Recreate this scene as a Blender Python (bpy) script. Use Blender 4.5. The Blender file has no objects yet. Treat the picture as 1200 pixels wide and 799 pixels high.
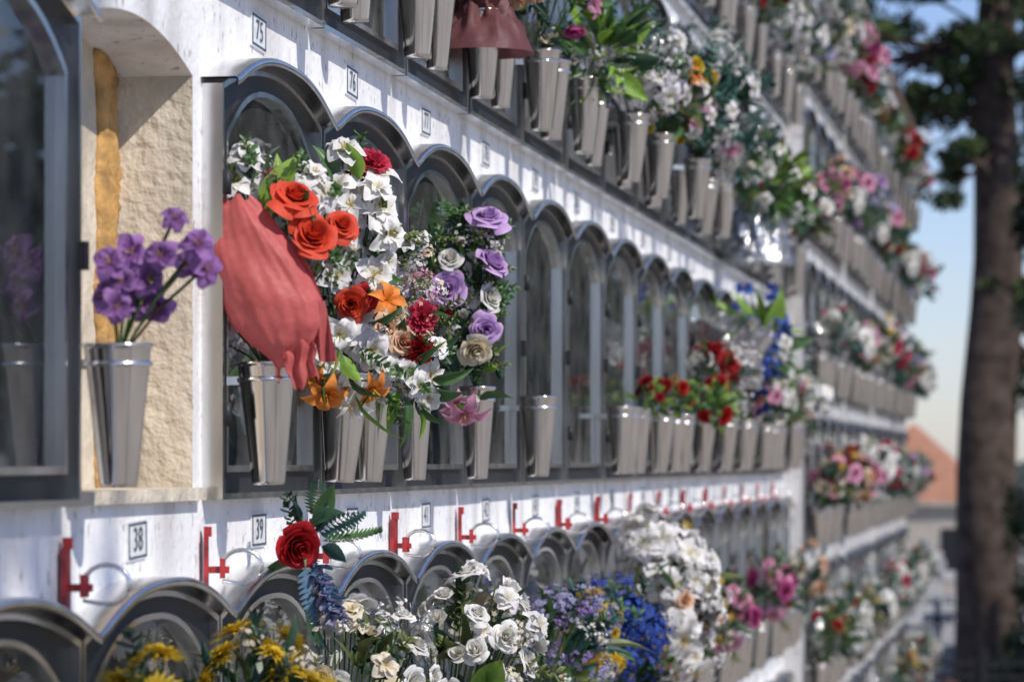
import bpy, math, numpy as np
rng=np.random.default_rng(11)
scene=bpy.context.scene
D=1.387; P=.8; TH=math.radians(9.09)
def wy(n): return 5.038+P*n
def lin(h):
    h=h.lstrip('#'); c=np.array([int(h[i:i+2],16)/255 for i in (0,2,4)])
    return np.where(c<=.04045,c/12.92,((c+.055)/1.055)**2.4)
# ---------------------------------------------------------------- materials
def newmat(name):
    m=bpy.data.materials.new(name); m.use_nodes=True
    nt=m.node_tree; nt.nodes.clear()
    return m,nt,nt.nodes,nt.links
def simple(name,col,rough=.5,metal=0,nscale=20,namt=.15,bump=.0,stretch=(1,1,1),rvar=.1,spec=.5,bscale=None):
    m,nt,N,L=newmat(name)
    out=N.new('ShaderNodeOutputMaterial'); b=N.new('ShaderNodeBsdfPrincipled')
    tc=N.new('ShaderNodeTexCoord'); mp=N.new('ShaderNodeMapping'); mp.inputs['Scale'].default_value=stretch
    no=N.new('ShaderNodeTexNoise'); no.inputs['Scale'].default_value=nscale; no.inputs['Detail'].default_value=6
    L.new(tc.outputs['Object'],mp.inputs[0]); L.new(mp.outputs[0],no.inputs['Vector'])
    r=N.new('ShaderNodeValToRGB'); c=np.array(col)
    r.color_ramp.elements[0].position=.3; r.color_ramp.elements[1].position=.7
    r.color_ramp.elements[0].color=(*(c*(1-namt)),1); r.color_ramp.elements[1].color=(*np.minimum(c*(1+namt),1),1)
    L.new(no.outputs['Fac'],r.inputs[0]); L.new(r.outputs[0],b.inputs['Base Color'])
    mr=N.new('ShaderNodeMapRange'); mr.inputs['To Min'].default_value=max(rough-rvar,.02); mr.inputs['To Max'].default_value=min(rough+rvar,1)
    L.new(no.outputs['Fac'],mr.inputs[0]); L.new(mr.outputs[0],b.inputs['Roughness'])
    b.inputs['Metallic'].default_value=metal; b.inputs['Specular IOR Level'].default_value=spec
    if bump>0:
        n2=N.new('ShaderNodeTexNoise'); n2.inputs['Scale'].default_value=bscale or nscale*3; n2.inputs['Detail'].default_value=5
        L.new(mp.outputs[0],n2.inputs['Vector'])
        bp=N.new('ShaderNodeBump'); bp.inputs['Strength'].default_value=bump; bp.inputs['Distance'].default_value=.01
        L.new(n2.outputs['Fac'],bp.inputs['Height']); L.new(bp.outputs[0],b.inputs['Normal'])
    L.new(b.outputs[0],out.inputs[0])
    return m
def plaster_mat(name='white_plaster',k=1.,dirt=.85):
    m,nt,N,L=newmat(name)
    out=N.new('ShaderNodeOutputMaterial'); b=N.new('ShaderNodeBsdfPrincipled'); b.inputs['Roughness'].default_value=.8
    tc=N.new('ShaderNodeTexCoord')
    def noise(sc,st,det=6):
        mp=N.new('ShaderNodeMapping'); mp.inputs['Scale'].default_value=st
        no=N.new('ShaderNodeTexNoise'); no.inputs['Scale'].default_value=sc; no.inputs['Detail'].default_value=det
        L.new(tc.outputs['Object'],mp.inputs[0]); L.new(mp.outputs[0],no.inputs['Vector']); return no
    def ramp(n,p0,p1,c0,c1):
        r=N.new('ShaderNodeValToRGB'); r.color_ramp.elements[0].position=p0; r.color_ramp.elements[1].position=p1
        r.color_ramp.elements[0].color=(*c0,1); r.color_ramp.elements[1].color=(*c1,1); L.new(n.outputs['Fac'],r.inputs[0]); return r
    a=ramp(noise(3,(1,1,1)),.3,.7,(.73*k,.73*k,.75*k),(.83*k,.83*k,.83*k))
    s=ramp(noise(7,(1,1,.35)),.32,.54,(.68,.66,.63),(1,1,1))
    sp=ramp(noise(55,(1,1,.6),3),.30,.39,(.40,.36,.31),(1,1,1))
    m1=N.new('ShaderNodeMixRGB'); m1.blend_type='MULTIPLY'; m1.inputs[0].default_value=dirt
    m2=N.new('ShaderNodeMixRGB'); m2.blend_type='MULTIPLY'; m2.inputs[0].default_value=dirt
    L.new(a.outputs[0],m1.inputs[1]); L.new(s.outputs[0],m1.inputs[2]); L.new(m1.outputs[0],m2.inputs[1]); L.new(sp.outputs[0],m2.inputs[2])
    L.new(m2.outputs[0],b.inputs['Base Color'])
    n=noise(60,(1,1,1),8); bp=N.new('ShaderNodeBump'); bp.inputs['Strength'].default_value=.45; bp.inputs['Distance'].default_value=.007
    n5=noise(7,(1,1,1),3); ad=N.new('ShaderNodeMath'); ad.operation='ADD'
    L.new(n.outputs['Fac'],ad.inputs[0]); L.new(n5.outputs['Fac'],ad.inputs[1]); L.new(ad.outputs[0],bp.inputs['Height'])
    L.new(bp.outputs[0],b.inputs['Normal']); L.new(b.outputs[0],out.inputs[0]); return m
def glass_mat():
    m,nt,N,L=newmat('door_glass')
    out=N.new('ShaderNodeOutputMaterial'); t=N.new('ShaderNodeBsdfTransparent'); t.inputs[0].default_value=(.68,.74,.74,1)
    g=N.new('ShaderNodeBsdfGlossy'); g.inputs['Roughness'].default_value=.015; g.inputs[0].default_value=(.80,.84,.87,1)
    f=N.new('ShaderNodeFresnel'); f.inputs[0].default_value=1.5
    mx=N.new('ShaderNodeMixShader'); L.new(f.outputs[0],mx.inputs[0]); L.new(t.outputs[0],mx.inputs[1]); L.new(g.outputs[0],mx.inputs[2])
    d=N.new('ShaderNodeBsdfDiffuse'); d.inputs[0].default_value=(.45,.45,.44,1)
    tc=N.new('ShaderNodeTexCoord'); no=N.new('ShaderNodeTexNoise'); no.inputs['Scale'].default_value=9; no.inputs['Detail'].default_value=8
    mr=N.new('ShaderNodeMapRange'); mr.inputs['From Min'].default_value=.35; mr.inputs['From Max'].default_value=.8; mr.inputs['To Min'].default_value=.03; mr.inputs['To Max'].default_value=.16
    L.new(tc.outputs['Object'],no.inputs['Vector']); L.new(no.outputs['Fac'],mr.inputs[0])
    m2=N.new('ShaderNodeMixShader'); L.new(mr.outputs[0],m2.inputs[0]); L.new(mx.outputs[0],m2.inputs[1]); L.new(d.outputs[0],m2.inputs[2])
    L.new(m2.outputs[0],out.inputs[0]); return m
def cello_mat():
    m,nt,N,L=newmat('cellophane')
    out=N.new('ShaderNodeOutputMaterial'); t=N.new('ShaderNodeBsdfTransparent'); t.inputs[0].default_value=(.88,.9,.92,1)
    g=N.new('ShaderNodeBsdfGlossy'); g.inputs['Roughness'].default_value=.16
    tc=N.new('ShaderNodeTexCoord'); no=N.new('ShaderNodeTexNoise'); no.inputs['Scale'].default_value=26; no.inputs['Detail'].default_value=3; no.inputs['Distortion'].default_value=1.5
    L.new(tc.outputs['Object'],no.inputs['Vector'])
    bp=N.new('ShaderNodeBump'); bp.inputs['Strength'].default_value=1; bp.inputs['Distance'].default_value=.03; L.new(no.outputs['Fac'],bp.inputs['Height']); L.new(bp.outputs[0],g.inputs['Normal'])
    mx=N.new('ShaderNodeMixShader'); mx.inputs[0].default_value=.34
    L.new(t.outputs[0],mx.inputs[1]); L.new(g.outputs[0],mx.inputs[2]); L.new(mx.outputs[0],out.inputs[0]); return m
def attr_mat(name,rough,trans,spec=.3,var=.12,nsc=60,bump=.3):
    m,nt,N,L=newmat(name)
    out=N.new('ShaderNodeOutputMaterial'); b=N.new('ShaderNodeBsdfPrincipled'); b.inputs['Roughness'].default_value=rough; b.inputs['Specular IOR Level'].default_value=spec
    at=N.new('ShaderNodeAttribute'); at.attribute_name='Col'
    tc=N.new('ShaderNodeTexCoord'); no=N.new('ShaderNodeTexNoise'); no.inputs['Scale'].default_value=nsc; no.inputs['Detail'].default_value=4
    L.new(tc.outputs['Object'],no.inputs['Vector'])
    mr=N.new('ShaderNodeMapRange'); mr.inputs['From Min'].default_value=.3; mr.inputs['From Max'].default_value=.7; mr.inputs['To Min'].default_value=1-var; mr.inputs['To Max'].default_value=1+var
    L.new(no.outputs['Fac'],mr.inputs[0])
    mu=N.new('ShaderNodeVectorMath'); mu.operation='SCALE'; L.new(at.outputs['Color'],mu.inputs[0]); L.new(mr.outputs[0],mu.inputs['Scale'])
    L.new(mu.outputs[0],b.inputs['Base Color'])
    bp=N.new('ShaderNodeBump'); bp.inputs['Strength'].default_value=bump; bp.inputs['Distance'].default_value=.003
    L.new(no.outputs['Fac'],bp.inputs['Height']); L.new(bp.outputs[0],b.inputs['Normal'])
    tr=N.new('ShaderNodeBsdfTranslucent'); L.new(mu.outputs[0],tr.inputs[0])
    mx=N.new('ShaderNodeMixShader'); mx.inputs[0].default_value=trans
    L.new(b.outputs[0],mx.inputs[1]); L.new(tr.outputs[0],mx.inputs[2]); L.new(mx.outputs[0],out.inputs[0]); return m
PLASTER=plaster_mat(); PLASTER2=plaster_mat('weathered_plaster',.72,1.); GLASS=glass_mat(); CELLO=cello_mat()
STEEL=simple('stainless_steel',(.78,.77,.75),.22,1,14,.12,stretch=(1,1,.3))
VSTEEL=simple('vase_steel',(.70,.66,.61),.16,1,40,.22,stretch=(1,1,.04),rvar=.08)
DARK=simple('dark_frame',(.018,.019,.021),.5,0,20,.3,spec=.3)
SLAB=simple('granite_slab',(.075,.08,.085),.4,0,60,.6,rvar=.05)
STONE=simple('travertine',(.56,.50,.40),.85,0,7,.30,1.,bscale=40)
CLOSURE=simple('mortar_closure',(.58,.51,.40),.9,0,12,.2,.8)
FOAM=simple('polyurethane_foam',(.44,.25,.08),.75,0,25,.4,1.0,bscale=30)
RED=simple('red_paint',(.28,.018,.02),.45,0,40,.5)
LAB=simple('label_enamel',(.70,.71,.71),.35,0,90,.1)
INK=simple('label_ink',(.06,.09,.13),.5,0,30,.2)
PET=attr_mat('petal_fabric',.6,.32)
LEAF=attr_mat('leaf_fabric',.42,.25,.5,.25,40)
FELT=attr_mat('felt_wrap',.5,.40,.35,.07,90,.5)
FOIL=simple('foil_wrap',(.72,.72,.74),.18,1,20,.2,1.0,bscale=24)
BARK=attr_mat('bark',.95,0,.1,.45,6,1)
FMATS=[PET,LEAF,FELT,CELLO,FOIL,BARK]
# ---------------------------------------------------------------- builders
class MB:
    def __init__(s): s.V=[];s.F=[];s.C=[];s.M=[];s.n=0
    def add(s,V,F,C,m=0):
        V=np.asarray(V,float); C=np.asarray(C,float)
        if C.ndim==1: C=np.tile(C,(len(V),1))
        s.V.append(V); s.F.append(np.asarray(F)+s.n); s.C.append(C); s.M.append(np.full(len(F),m)); s.n+=len(V)
    def mesh(s,name,mats=FMATS):
        V=np.concatenate(s.V);F=np.concatenate(s.F);C=np.concatenate(s.C);M=np.concatenate(s.M)
        me=bpy.data.meshes.new(name); me.vertices.add(len(V)); me.vertices.foreach_set('co',V.ravel())
        me.loops.add(F.size); me.loops.foreach_set('vertex_index',F.ravel().astype(np.int32))
        me.polygons.add(len(F)); me.polygons.foreach_set('loop_start',(np.arange(len(F))*4).astype(np.int32))
        me.polygons.foreach_set('loop_total',np.full(len(F),4,np.int32))
        for m in mats: me.materials.append(m)
        me.polygons.foreach_set('material_index',M.astype(np.int32))
        me.polygons.foreach_set('use_smooth',np.ones(len(F),bool))
        me.update(calc_edges=True)
        a=me.color_attributes.new('Col','FLOAT_COLOR','POINT')
        a.data.foreach_set('color',np.concatenate([np.clip(C,0,1),np.ones((len(C),1))],1).ravel())
        me.validate(); return me
    def obj(s,name,loc=(0,0,0),mats=FMATS):
        return addobj(name,s.mesh(name,mats),loc)
def addobj(name,me,loc=(0,0,0),rot=(0,0,0),sc=(1,1,1),parent=None):
    o=bpy.data.objects.new(name,me); scene.collection.objects.link(o)
    o.location=loc;o.rotation_euler=rot;o.scale=sc
    if parent: o.parent=parent
    return o
class PB:
    def __init__(s): s.V=[];s.F=[];s.M=[];s.S=[]
    def face(s,pts,m=0,smooth=False):
        b=len(s.V); s.V+= [tuple(p) for p in pts]; s.F.append(list(range(b,b+len(pts)))); s.M.append(m); s.S.append(smooth)
    def box(s,x0,x1,y0,y1,z0,z1,m=0):
        c=[(x0,y0,z0),(x1,y0,z0),(x1,y1,z0),(x0,y1,z0),(x0,y0,z1),(x1,y0,z1),(x1,y1,z1),(x0,y1,z1)]
        b=len(s.V); s.V+=c
        for f in [(0,3,2,1),(4,5,6,7),(0,1,5,4),(1,2,6,5),(2,3,7,6),(3,0,4,7)]:
            s.F.append([b+i for i in f]); s.M.append(m); s.S.append(False)
    def ring(s,O,I,x0,x1,m,osides=True,isides=True):
        n=len(O)
        for i in range(n):
            j=(i+1)%n
            s.face([(x1,*O[i]),(x1,*O[j]),(x1,*I[j]),(x1,*I[i])],m)
            if osides: s.face([(x0,*O[i]),(x0,*O[j]),(x1,*O[j]),(x1,*O[i])],m)
            if isides: s.face([(x1,*I[i]),(x1,*I[j]),(x0,*I[j]),(x0,*I[i])],m)
    def grid(s,G,m=0,smooth=True,closed=False):
        nr=len(G);nc=len(G[0]); b=len(s.V)
        for r in G: s.V+=[tuple(p) for p in r]
        for i in range(nr-1):
            for j in range(nc if closed else nc-1):
                k=(j+1)%nc
                s.F.append([b+i*nc+j,b+i*nc+k,b+(i+1)*nc+k,b+(i+1)*nc+j]); s.M.append(m); s.S.append(smooth)
    def lathe(s,prof,seg,m=0,c=(0,0,0)):
        s.grid([[(c[0]+r*math.cos(2*math.pi*k/seg),c[1]+r*math.sin(2*math.pi*k/seg),c[2]+z) for k in range(seg)] for r,z in prof],m,True,True)
    def tube(s,pts,r,seg=6,m=0):
        pts=[np.array(p,float) for p in pts]; G=[]
        for i,p in enumerate(pts):
            t=pts[min(i+1,len(pts)-1)]-pts[max(i-1,0)]; t/=np.linalg.norm(t)+1e-9
            a=np.cross(t,(0,0,1) if abs(t[2])<.9 else (1,0,0)); a/=np.linalg.norm(a); b=np.cross(t,a)
            rr=r[i] if hasattr(r,'__len__') else r
            G.append([p+rr*(a*math.cos(2*math.pi*k/seg)+b*math.sin(2*math.pi*k/seg)) for k in range(seg)])
        s.grid(G,m,True,True)
    def mesh(s,name,mats):
        me=bpy.data.meshes.new(name); me.from_pydata(s.V,[],s.F)
        for m in mats: me.materials.append(m)
        me.polygons.foreach_set('material_index',s.M); me.polygons.foreach_set('use_smooth',s.S); me.update(); return me
def outline(hw,z0,zs,rise,q=2.0,N=15,zo=0,yo=0):
    pts=[(-hw,z0),(hw,z0),(hw,zs)]
    for t in range(1,N+1):
        a=1-2*t/(N+1); y=hw*math.copysign(1-(1-abs(a))**1.25,a) if q>2 else hw*a
        pts.append((y,zs+rise*(1-abs(y/hw)**q)))
    pts.append((-hw,zs))
    return [(y+yo,z+zo) for y,z in pts]
# ---------------------------------------------------------------- flower templates
def grid(fn,nu,nv):
    u=np.linspace(-1,1,nu);v=np.linspace(0,1,nv);U,V=np.meshgrid(u,v)
    x,y,z,k=[np.broadcast_to(a,U.shape).ravel() for a in fn(U,V)]
    F=[(i*nu+j,i*nu+j+1,(i+1)*nu+j+1,(i+1)*nu+j) for i in range(nv-1) for j in range(nu-1)]
    return np.stack([x,y,z],1),np.array(F),np.array(k)
def combine(parts):
    V=[];F=[];K=[];n=0
    for v,f,k in parts: V.append(v);F.append(f+n);K.append(k);n+=len(v)
    return np.concatenate(V),np.concatenate(F),np.concatenate(K)
def rose(K=24,nu=7,nv=5,seed=0,openv=1.):
    r=np.random.default_rng(seed);parts=[]
    for k in range(K):
        t=k/(K-1); th0=k*2.399+r.uniform(-.2,.2); R=.06+.74*t**.85; H=.74-.36*t**1.3+r.uniform(-.05,.05); phi=1.7-.85*t
        fl=t**1.7*openv*r.uniform(.8,1.25); ph=r.uniform(0,6)
        def fn(U,V):
            prof=np.clip(np.sin(np.pi*np.minimum(V*.48+.32,1)),0,1)**.5
            th=th0+U*phi*prof
            ed=np.abs(U)**4
            rr=R*V**.38+fl*.24*V**4*(1-.5*ed)+.04*np.sin(3*U+ph)*V
            z=H*V**.9*(1-.22*ed)-fl*.20*V**8-.05*U*U*V*(1+fl)+.03*np.sin(4*U+ph)*V
            return rr*np.cos(th),rr*np.sin(th),z-.2,(V**2)*.75+.25*t
        parts.append(grid(fn,nu,nv))
    return combine(parts)
def carnation(K=26,nu=7,nv=4,seed=0):
    r=np.random.default_rng(seed);parts=[]
    for k in range(K):
        t=(k+.5)/K; th0=k*2.399; ph=r.uniform(0,6); el=1.45-1.35*t; Ln=.75+.3*t
        def fn(U,V):
            w=.12+.40*V
            rad=V*Ln*math.cos(el)+.05*t; z=V*Ln*math.sin(el)*.8
            rad=rad+.10*np.sin(9*U+ph)*V**3; z=z+.12*np.cos(8*U+ph)*V**3-.15*U*U*V
            return rad*math.cos(th0)-U*w*math.sin(th0),rad*math.sin(th0)+U*w*math.cos(th0),z-.1,V
        parts.append(grid(fn,nu,nv))
    return combine(parts)
def star(n=6,w=.27,cup=.5,droop=.6,nu=5,nv=6,seed=0,stamen=True,rnd=False,ruf=.03):
    r=np.random.default_rng(seed);parts=[]
    for k in range(n):
        th0=2*math.pi*k/n+r.uniform(-.15,.15); ph=r.uniform(0,6); dz=r.uniform(-.16,.16)+(.08 if k%2 else 0); l=r.uniform(.85,1.1)
        def fn(U,V):
            if rnd: W=w*np.clip(np.sin(np.pi*np.clip(V*.80+.12,0,1)),0,1)**.6
            else: W=w*np.sin(np.pi*np.clip(V**.8,0,1)*.97+.05)
            rad=l*V*(1-.10*U*U*V*(1 if rnd else 0)); z=cup*V**.8-droop*V**2.4+dz*V+.4*w*U*U*np.sin(np.pi*V)+ruf*np.sin(6*V+3*U+ph)
            return rad*math.cos(th0)-U*W*math.sin(th0),rad*math.sin(th0)+U*W*math.cos(th0),z,np.clip(V*1.5-.1+.15*np.abs(U),0,1)
        parts.append(grid(fn,nu,nv))
    if stamen:
        for k in range(4):
            th=k*1.6+.4
            def fn(U,V): return .22*V*np.cos(th)+.025*U,.22*V*np.sin(th)+.02*U,.5*V+.05,V*0-0.6
            parts.append(grid(fn,2,3))
    return combine(parts)
def dbl(seed):
    a=star(5,.46,.35,.45,6,5,seed,False,True,.07); b=star(5,.36,.75,.45,5,5,seed+50,True,True,.07)
    return combine([a,(b[0]*.72+np.array([0,0,.06]),b[1],b[2])])
def mum(seed=0,layers=4,n=12):
    r=np.random.default_rng(seed);parts=[]
    for l in range(layers):
        el=1.35-1.25*l/(layers-1)
        for k in range(n):
            th0=2*math.pi*(k+.5*(l%2))/n+r.uniform(-.1,.1); L=r.uniform(.75,1)*(.7+.3*l/(layers-1))
            def fn(U,V):
                W=.11*np.sin(np.pi*V**.8*.95+.1); rad=L*V*math.cos(el)+.1*V**2; z=L*V*math.sin(el)*.8-.15*V**3+.05*U*U
                return rad*math.cos(th0)-U*W*math.sin(th0),rad*math.sin(th0)+U*W*math.cos(th0),z,V
            parts.append(grid(fn,3,4))
    return combine(parts)
def leaf(w=.17,bend=.35,nv=7,fold=.08):
    def fn(U,V): 
        W=w*np.sin(np.pi*V**.75*.98+.02)
        return U*W,bend*V**2-fold*np.abs(U)*np.sin(np.pi*V)*1.5+.01*np.sin(14*V),V*(1-.1*bend),.35+.5*V-.35*(1-np.abs(U))
    return grid(fn,5,nv)
def fern(nl=13,w=.04,ll=.34):
    parts=[]
    for i in range(nl):
        v=(i+1)/nl
        for sgn in (-1,1):
            L=ll*math.sin(math.pi*min(v*.8+.17,1))**.8
            def fn(U,V): return sgn*L*V,.12*V*V+.25*v*v+U*0,v*.95+U*w*np.sin(np.pi*V*.9+.1)+.12*V*L*2,.3+.5*V
            parts.append(grid(fn,2,3))
    def st(U,V): return U*.008,.25*V*V,V*.95,V*0
    parts.append(grid(st,2,6))
    return combine(parts)
def sprig(n=14,seed=0,ls=.2,rd=.10):
    r=np.random.default_rng(seed);parts=[]
    for i in range(n):
        v=(i+1)/n; th=i*2.4; L=ls*r.uniform(.8,1.2)
        def fn(U,V):
            W=rd*np.sin(np.pi*V*.93+.07)
            rad=L*V; z=.9*v+.6*L*V
            return rad*math.cos(th)-U*W*math.sin(th),rad*math.sin(th)+U*W*math.cos(th),z-.05*U*U,.3+.6*V
        parts.append(grid(fn,3,3))
    def st(U,V): return U*.012,V*0,V*.9,V*0
    parts.append(grid(st,2,4))
    return combine(parts)
def spray(n=20,seed=0,r1=.15):
    r=np.random.default_rng(seed);parts=[]; base=star(5,.42,.3,.35,3,3,seed,False,False)
    for i in range(n):
        d=r.normal(size=3); d[2]=abs(d[2])+.2; d/=np.linalg.norm(d); c=d*r.uniform(.5,1)
        z=d; x=np.cross(z,[.3,.5,.1]); x/=np.linalg.norm(x); y=np.cross(z,x)
        R=np.stack([x,y,z],1); parts.append((base[0]*r1*r.uniform(.7,1.3)@R.T+c,base[1],base[2]))
    return combine(parts)
T={'rose':[rose(seed=i,openv=o) for i,o in ((0,.7),(1,1.),(2,1.2),(3,.5),(4,1.5))],
   'bud':[rose(K=12,seed=i,openv=.1) for i in (5,6)],
   'carn':[carnation(seed=i) for i in range(3)],
   'lily':[star(6,.27,.6,.75,seed=i) for i in range(3)],
   'orch':[star(5,.46,.35,.5,6,5,seed=i,rnd=True,ruf=.07) for i in range(4)],
   'dbl':[dbl(i) for i in range(4)],
   'daisy':[star(5,.4,.3,.3,3,4,i,True) for i in range(2)],
   'mum':[mum(i) for i in range(2)],
   'spray':[spray(seed=i) for i in range(3)],
   'leaf':[leaf(.17,.3),leaf(.13,.5),leaf(.22,.2)],'blade':[leaf(.06,.5,8,.03),leaf(.08,.25,8,.03)],
   'fern':[fern(),fern(11,.05,.3)],'sprig':[sprig(seed=i) for i in range(3)]}
HARD={'leaf','blade','fern','sprig'}
def unit(v): v=np.asarray(v,float); return v/(np.linalg.norm(v)+1e-9)
def inst(mb,typ,pos,nrm,s,c0,c1,r=rng,spin=None):
    t=T[typ][r.integers(len(T[typ]))]; z=unit(nrm); a=unit(np.cross(z,(0,0,1) if abs(z[2])<.95 else (1,0,0))); b=np.cross(z,a)
    sp=r.uniform(0,6.28) if spin is None else spin
    x=a*math.cos(sp)+b*math.sin(sp); y=np.cross(z,x)
    R=np.stack([x,y,z],1); sc=s*np.array([r.uniform(.88,1.12),r.uniform(.88,1.12),r.uniform(.85,1.1)])
    k=t[2][:,None]; C=c0+(c1-c0)*np.clip(k,0,1); C=C*r.uniform(.78,1.05)
    if typ not in HARD and typ!='spray': C=np.where(k<-.3,np.array([.6,.4,.05]),C)
    mb.add((t[0]*sc)@R.T+np.asarray(pos),t[1],C,1 if typ in HARD else 0)
def stem(mb,p0,p1,rad=.0018,col=(.05,.12,.03)):
    p0=np.asarray(p0,float);p1=np.asarray(p1,float); d=unit(p1-p0); a=unit(np.cross(d,(.3,.2,1))); b=np.cross(d,a)
    mid=(p0+p1)/2+np.array([0,0,.1])*np.linalg.norm(p1-p0)*.6
    V=[];F=[]
    for i,p in enumerate((p0,mid,p1)):
        for k in range(4): V.append(p+rad*(a*math.cos(k*1.571)+b*math.sin(k*1.571)))
    for i in range(2):
        for k in range(4): F.append((i*4+k,i*4+(k+1)%4,(i+1)*4+(k+1)%4,(i+1)*4+k))
    mb.add(V,F,col,1)
PAL={k:(lin(a),lin(b)) for k,(a,b) in {
 'white':('#d8d6c2','#f1eff0'),'cream':('#d4c496','#ebe2d0'),'orange':('#cc3212','#e6583e'),'red':('#780c12','#c0242c'),
 'dred':('#5a0812','#962030'),'pinkred':('#9a1438','#c83c58'),'pink':('#b0608a','#e0a4bc'),'peach':('#d49a74','#ecccb0'),
 'purple':('#9464aa','#d0b0de'),'violet':('#5a3a86','#a084bc'),'orchid':('#6e3c7c','#9c70ae'),'yellow':('#bc860c','#e4ca3c'),'blue':('#1c3478','#3c5cb4'),
 'lav':('#6a6aa0','#bab6d6'),'lilyo':('#dc6a14','#ec984a'),'magenta':('#861e54','#c25a92'),'salmon':('#b85850','#d46c6a'),
 'green':('#2e4a28','#5e864c'),'dgreen':('#1a3424','#42624a'),'lime':('#5e8c30','#a2c252'),'teal':('#204440','#4a7468'),'olive':('#485228','#7e8a50'),'steelb':('#28465e','#6a90b0')}.items()}
AX=np.array([math.cos(TH),math.sin(TH),0]); AB=np.array([math.sin(TH),-math.cos(TH),0]); AZ=np.array([0,0,1.])
def loc3(a,b,d): return (AX*a+AZ*b+AB*d)
def table_bouquet(name,n,e,z,rows,leaves=(),extra=None,seed=0,cen=(0,15),gs=1.2,face=.2):
    r=np.random.default_rng(seed); mb=MB()
    for (a,b,d,ty,pal,s) in rows:
        p=loc3(a/100,b/100,d/100); c0,c1=PAL[pal]
        out=loc3((a-cen[0])/100,(b-cen[1])/100,face)+np.array([.05,0,.05])+r.normal(size=3)*.06
        inst(mb,ty,p,out,s/100*(gs if ty not in('rose','bud') else gs*.98),c0,c1,r)
        stem(mb,(0,0,-.02),p-unit(out)*.012)
        if ty in('rose','lily','orch','carn','bud') and pal!='orchid' and r.random()<.45:
            inst(mb,'leaf',p-unit(out)*.02,out+r.normal(size=3)*.15,.06,*PAL['green'],r)
    for (a,b,d,ty,pal,s,da,db,dd) in leaves:
        c0,c1=PAL[pal]; inst(mb,ty,loc3(a/100,b/100,d/100),loc3(da,db,dd),s/100,c0,c1,r)
    if extra: extra(mb,r)
    return mb.obj(name,(e,wy(n),z))
def fill(mb,r,n,arange,brange,items,drange=(-2,3)):
    cx=(arange[0]+arange[1])/2; cy=(brange[0]+brange[1])/2
    for i in range(n):
        a=r.uniform(*arange); b=r.uniform(*brange)
        if ((a-cx)/(arange[1]-arange[0])*2)**2+((b-cy)/(brange[1]-brange[0])*2)**2>1: continue
        ty,pal,s=items[r.integers(len(items))]
        inst(mb,ty,loc3(a/100,b/100,r.uniform(*drange)/100),loc3((a-cx)/12+r.normal()*.4,(b-cy)/15+r.normal()*.4+.1,.8),s/100*r.uniform(.8,1.2),*PAL[pal],r)
def dome_bouquet(mb,r,pal,n,R,H,greens=('green',),nl=24,off=(.04,0,0),wall=-.05,stems=True,squash=1.1,ltypes=('leaf','sprig','blade')):
    c=np.array([off[0],off[1],H+off[2]]); w=np.array([p[3] for p in pal],float);w/=w.sum()
    for i in range(n):
        d=r.normal(size=3); d[0]+=.4; d[1]-=.35; d[2]+=.4; d=unit(d)
        p=c+d*R*np.array([1,1,squash])*r.uniform(.6,1.05); p[0]=max(p[0],wall+r.uniform(0,.04))
        q=pal[r.choice(len(pal),p=w)]
        inst(mb,q[0],p,d+r.normal(size=3)*.25,q[2]*r.uniform(.75,1.25),*PAL[q[1]],r)
        if stems: stem(mb,(0,0,-.02),p-d*.01)
    for i in range(nl):
        d=r.normal(size=3); d[0]+=.4; d[1]-=.15; d[2]+=.3; d=unit(d); g=greens[r.integers(len(greens))]
        p=c+d*R*r.uniform(.2,.75); p[0]=max(p[0],wall)
        inst(mb,ltypes[r.integers(len(ltypes))],p,d+np.array([.1,0,.15]),R*r.uniform(.5,.85),*PAL[g],r)
def wrap_cone(mb,r,h,r0,r1,col,mat,a0=0,a1=6.28,crum=.02,lean=(0,0),z0=-.02,nu=60,nv=14):
    ph=r.uniform(0,6,8)
    def fn(U,V):
        th=a0+(U+1)/2*(a1-a0); rr=r0+(r1-r0)*V**1.2+crum*V*(np.sin(9*th+ph[0]+4*V)+.6*np.sin(17*th+ph[1]-7*V)+.5*np.sin(29*th+ph[3]+11*V))
        return rr*np.cos(th)+lean[0]*V,rr*np.sin(th)+lean[1]*V,z0+h*V*(1+.12*np.sin(5*th+ph[2])),V
    v,f,k=grid(fn,nu,nv); mb.add(v,f,np.asarray(col)*(0.85+.15*k[:,None]),mat)
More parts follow.
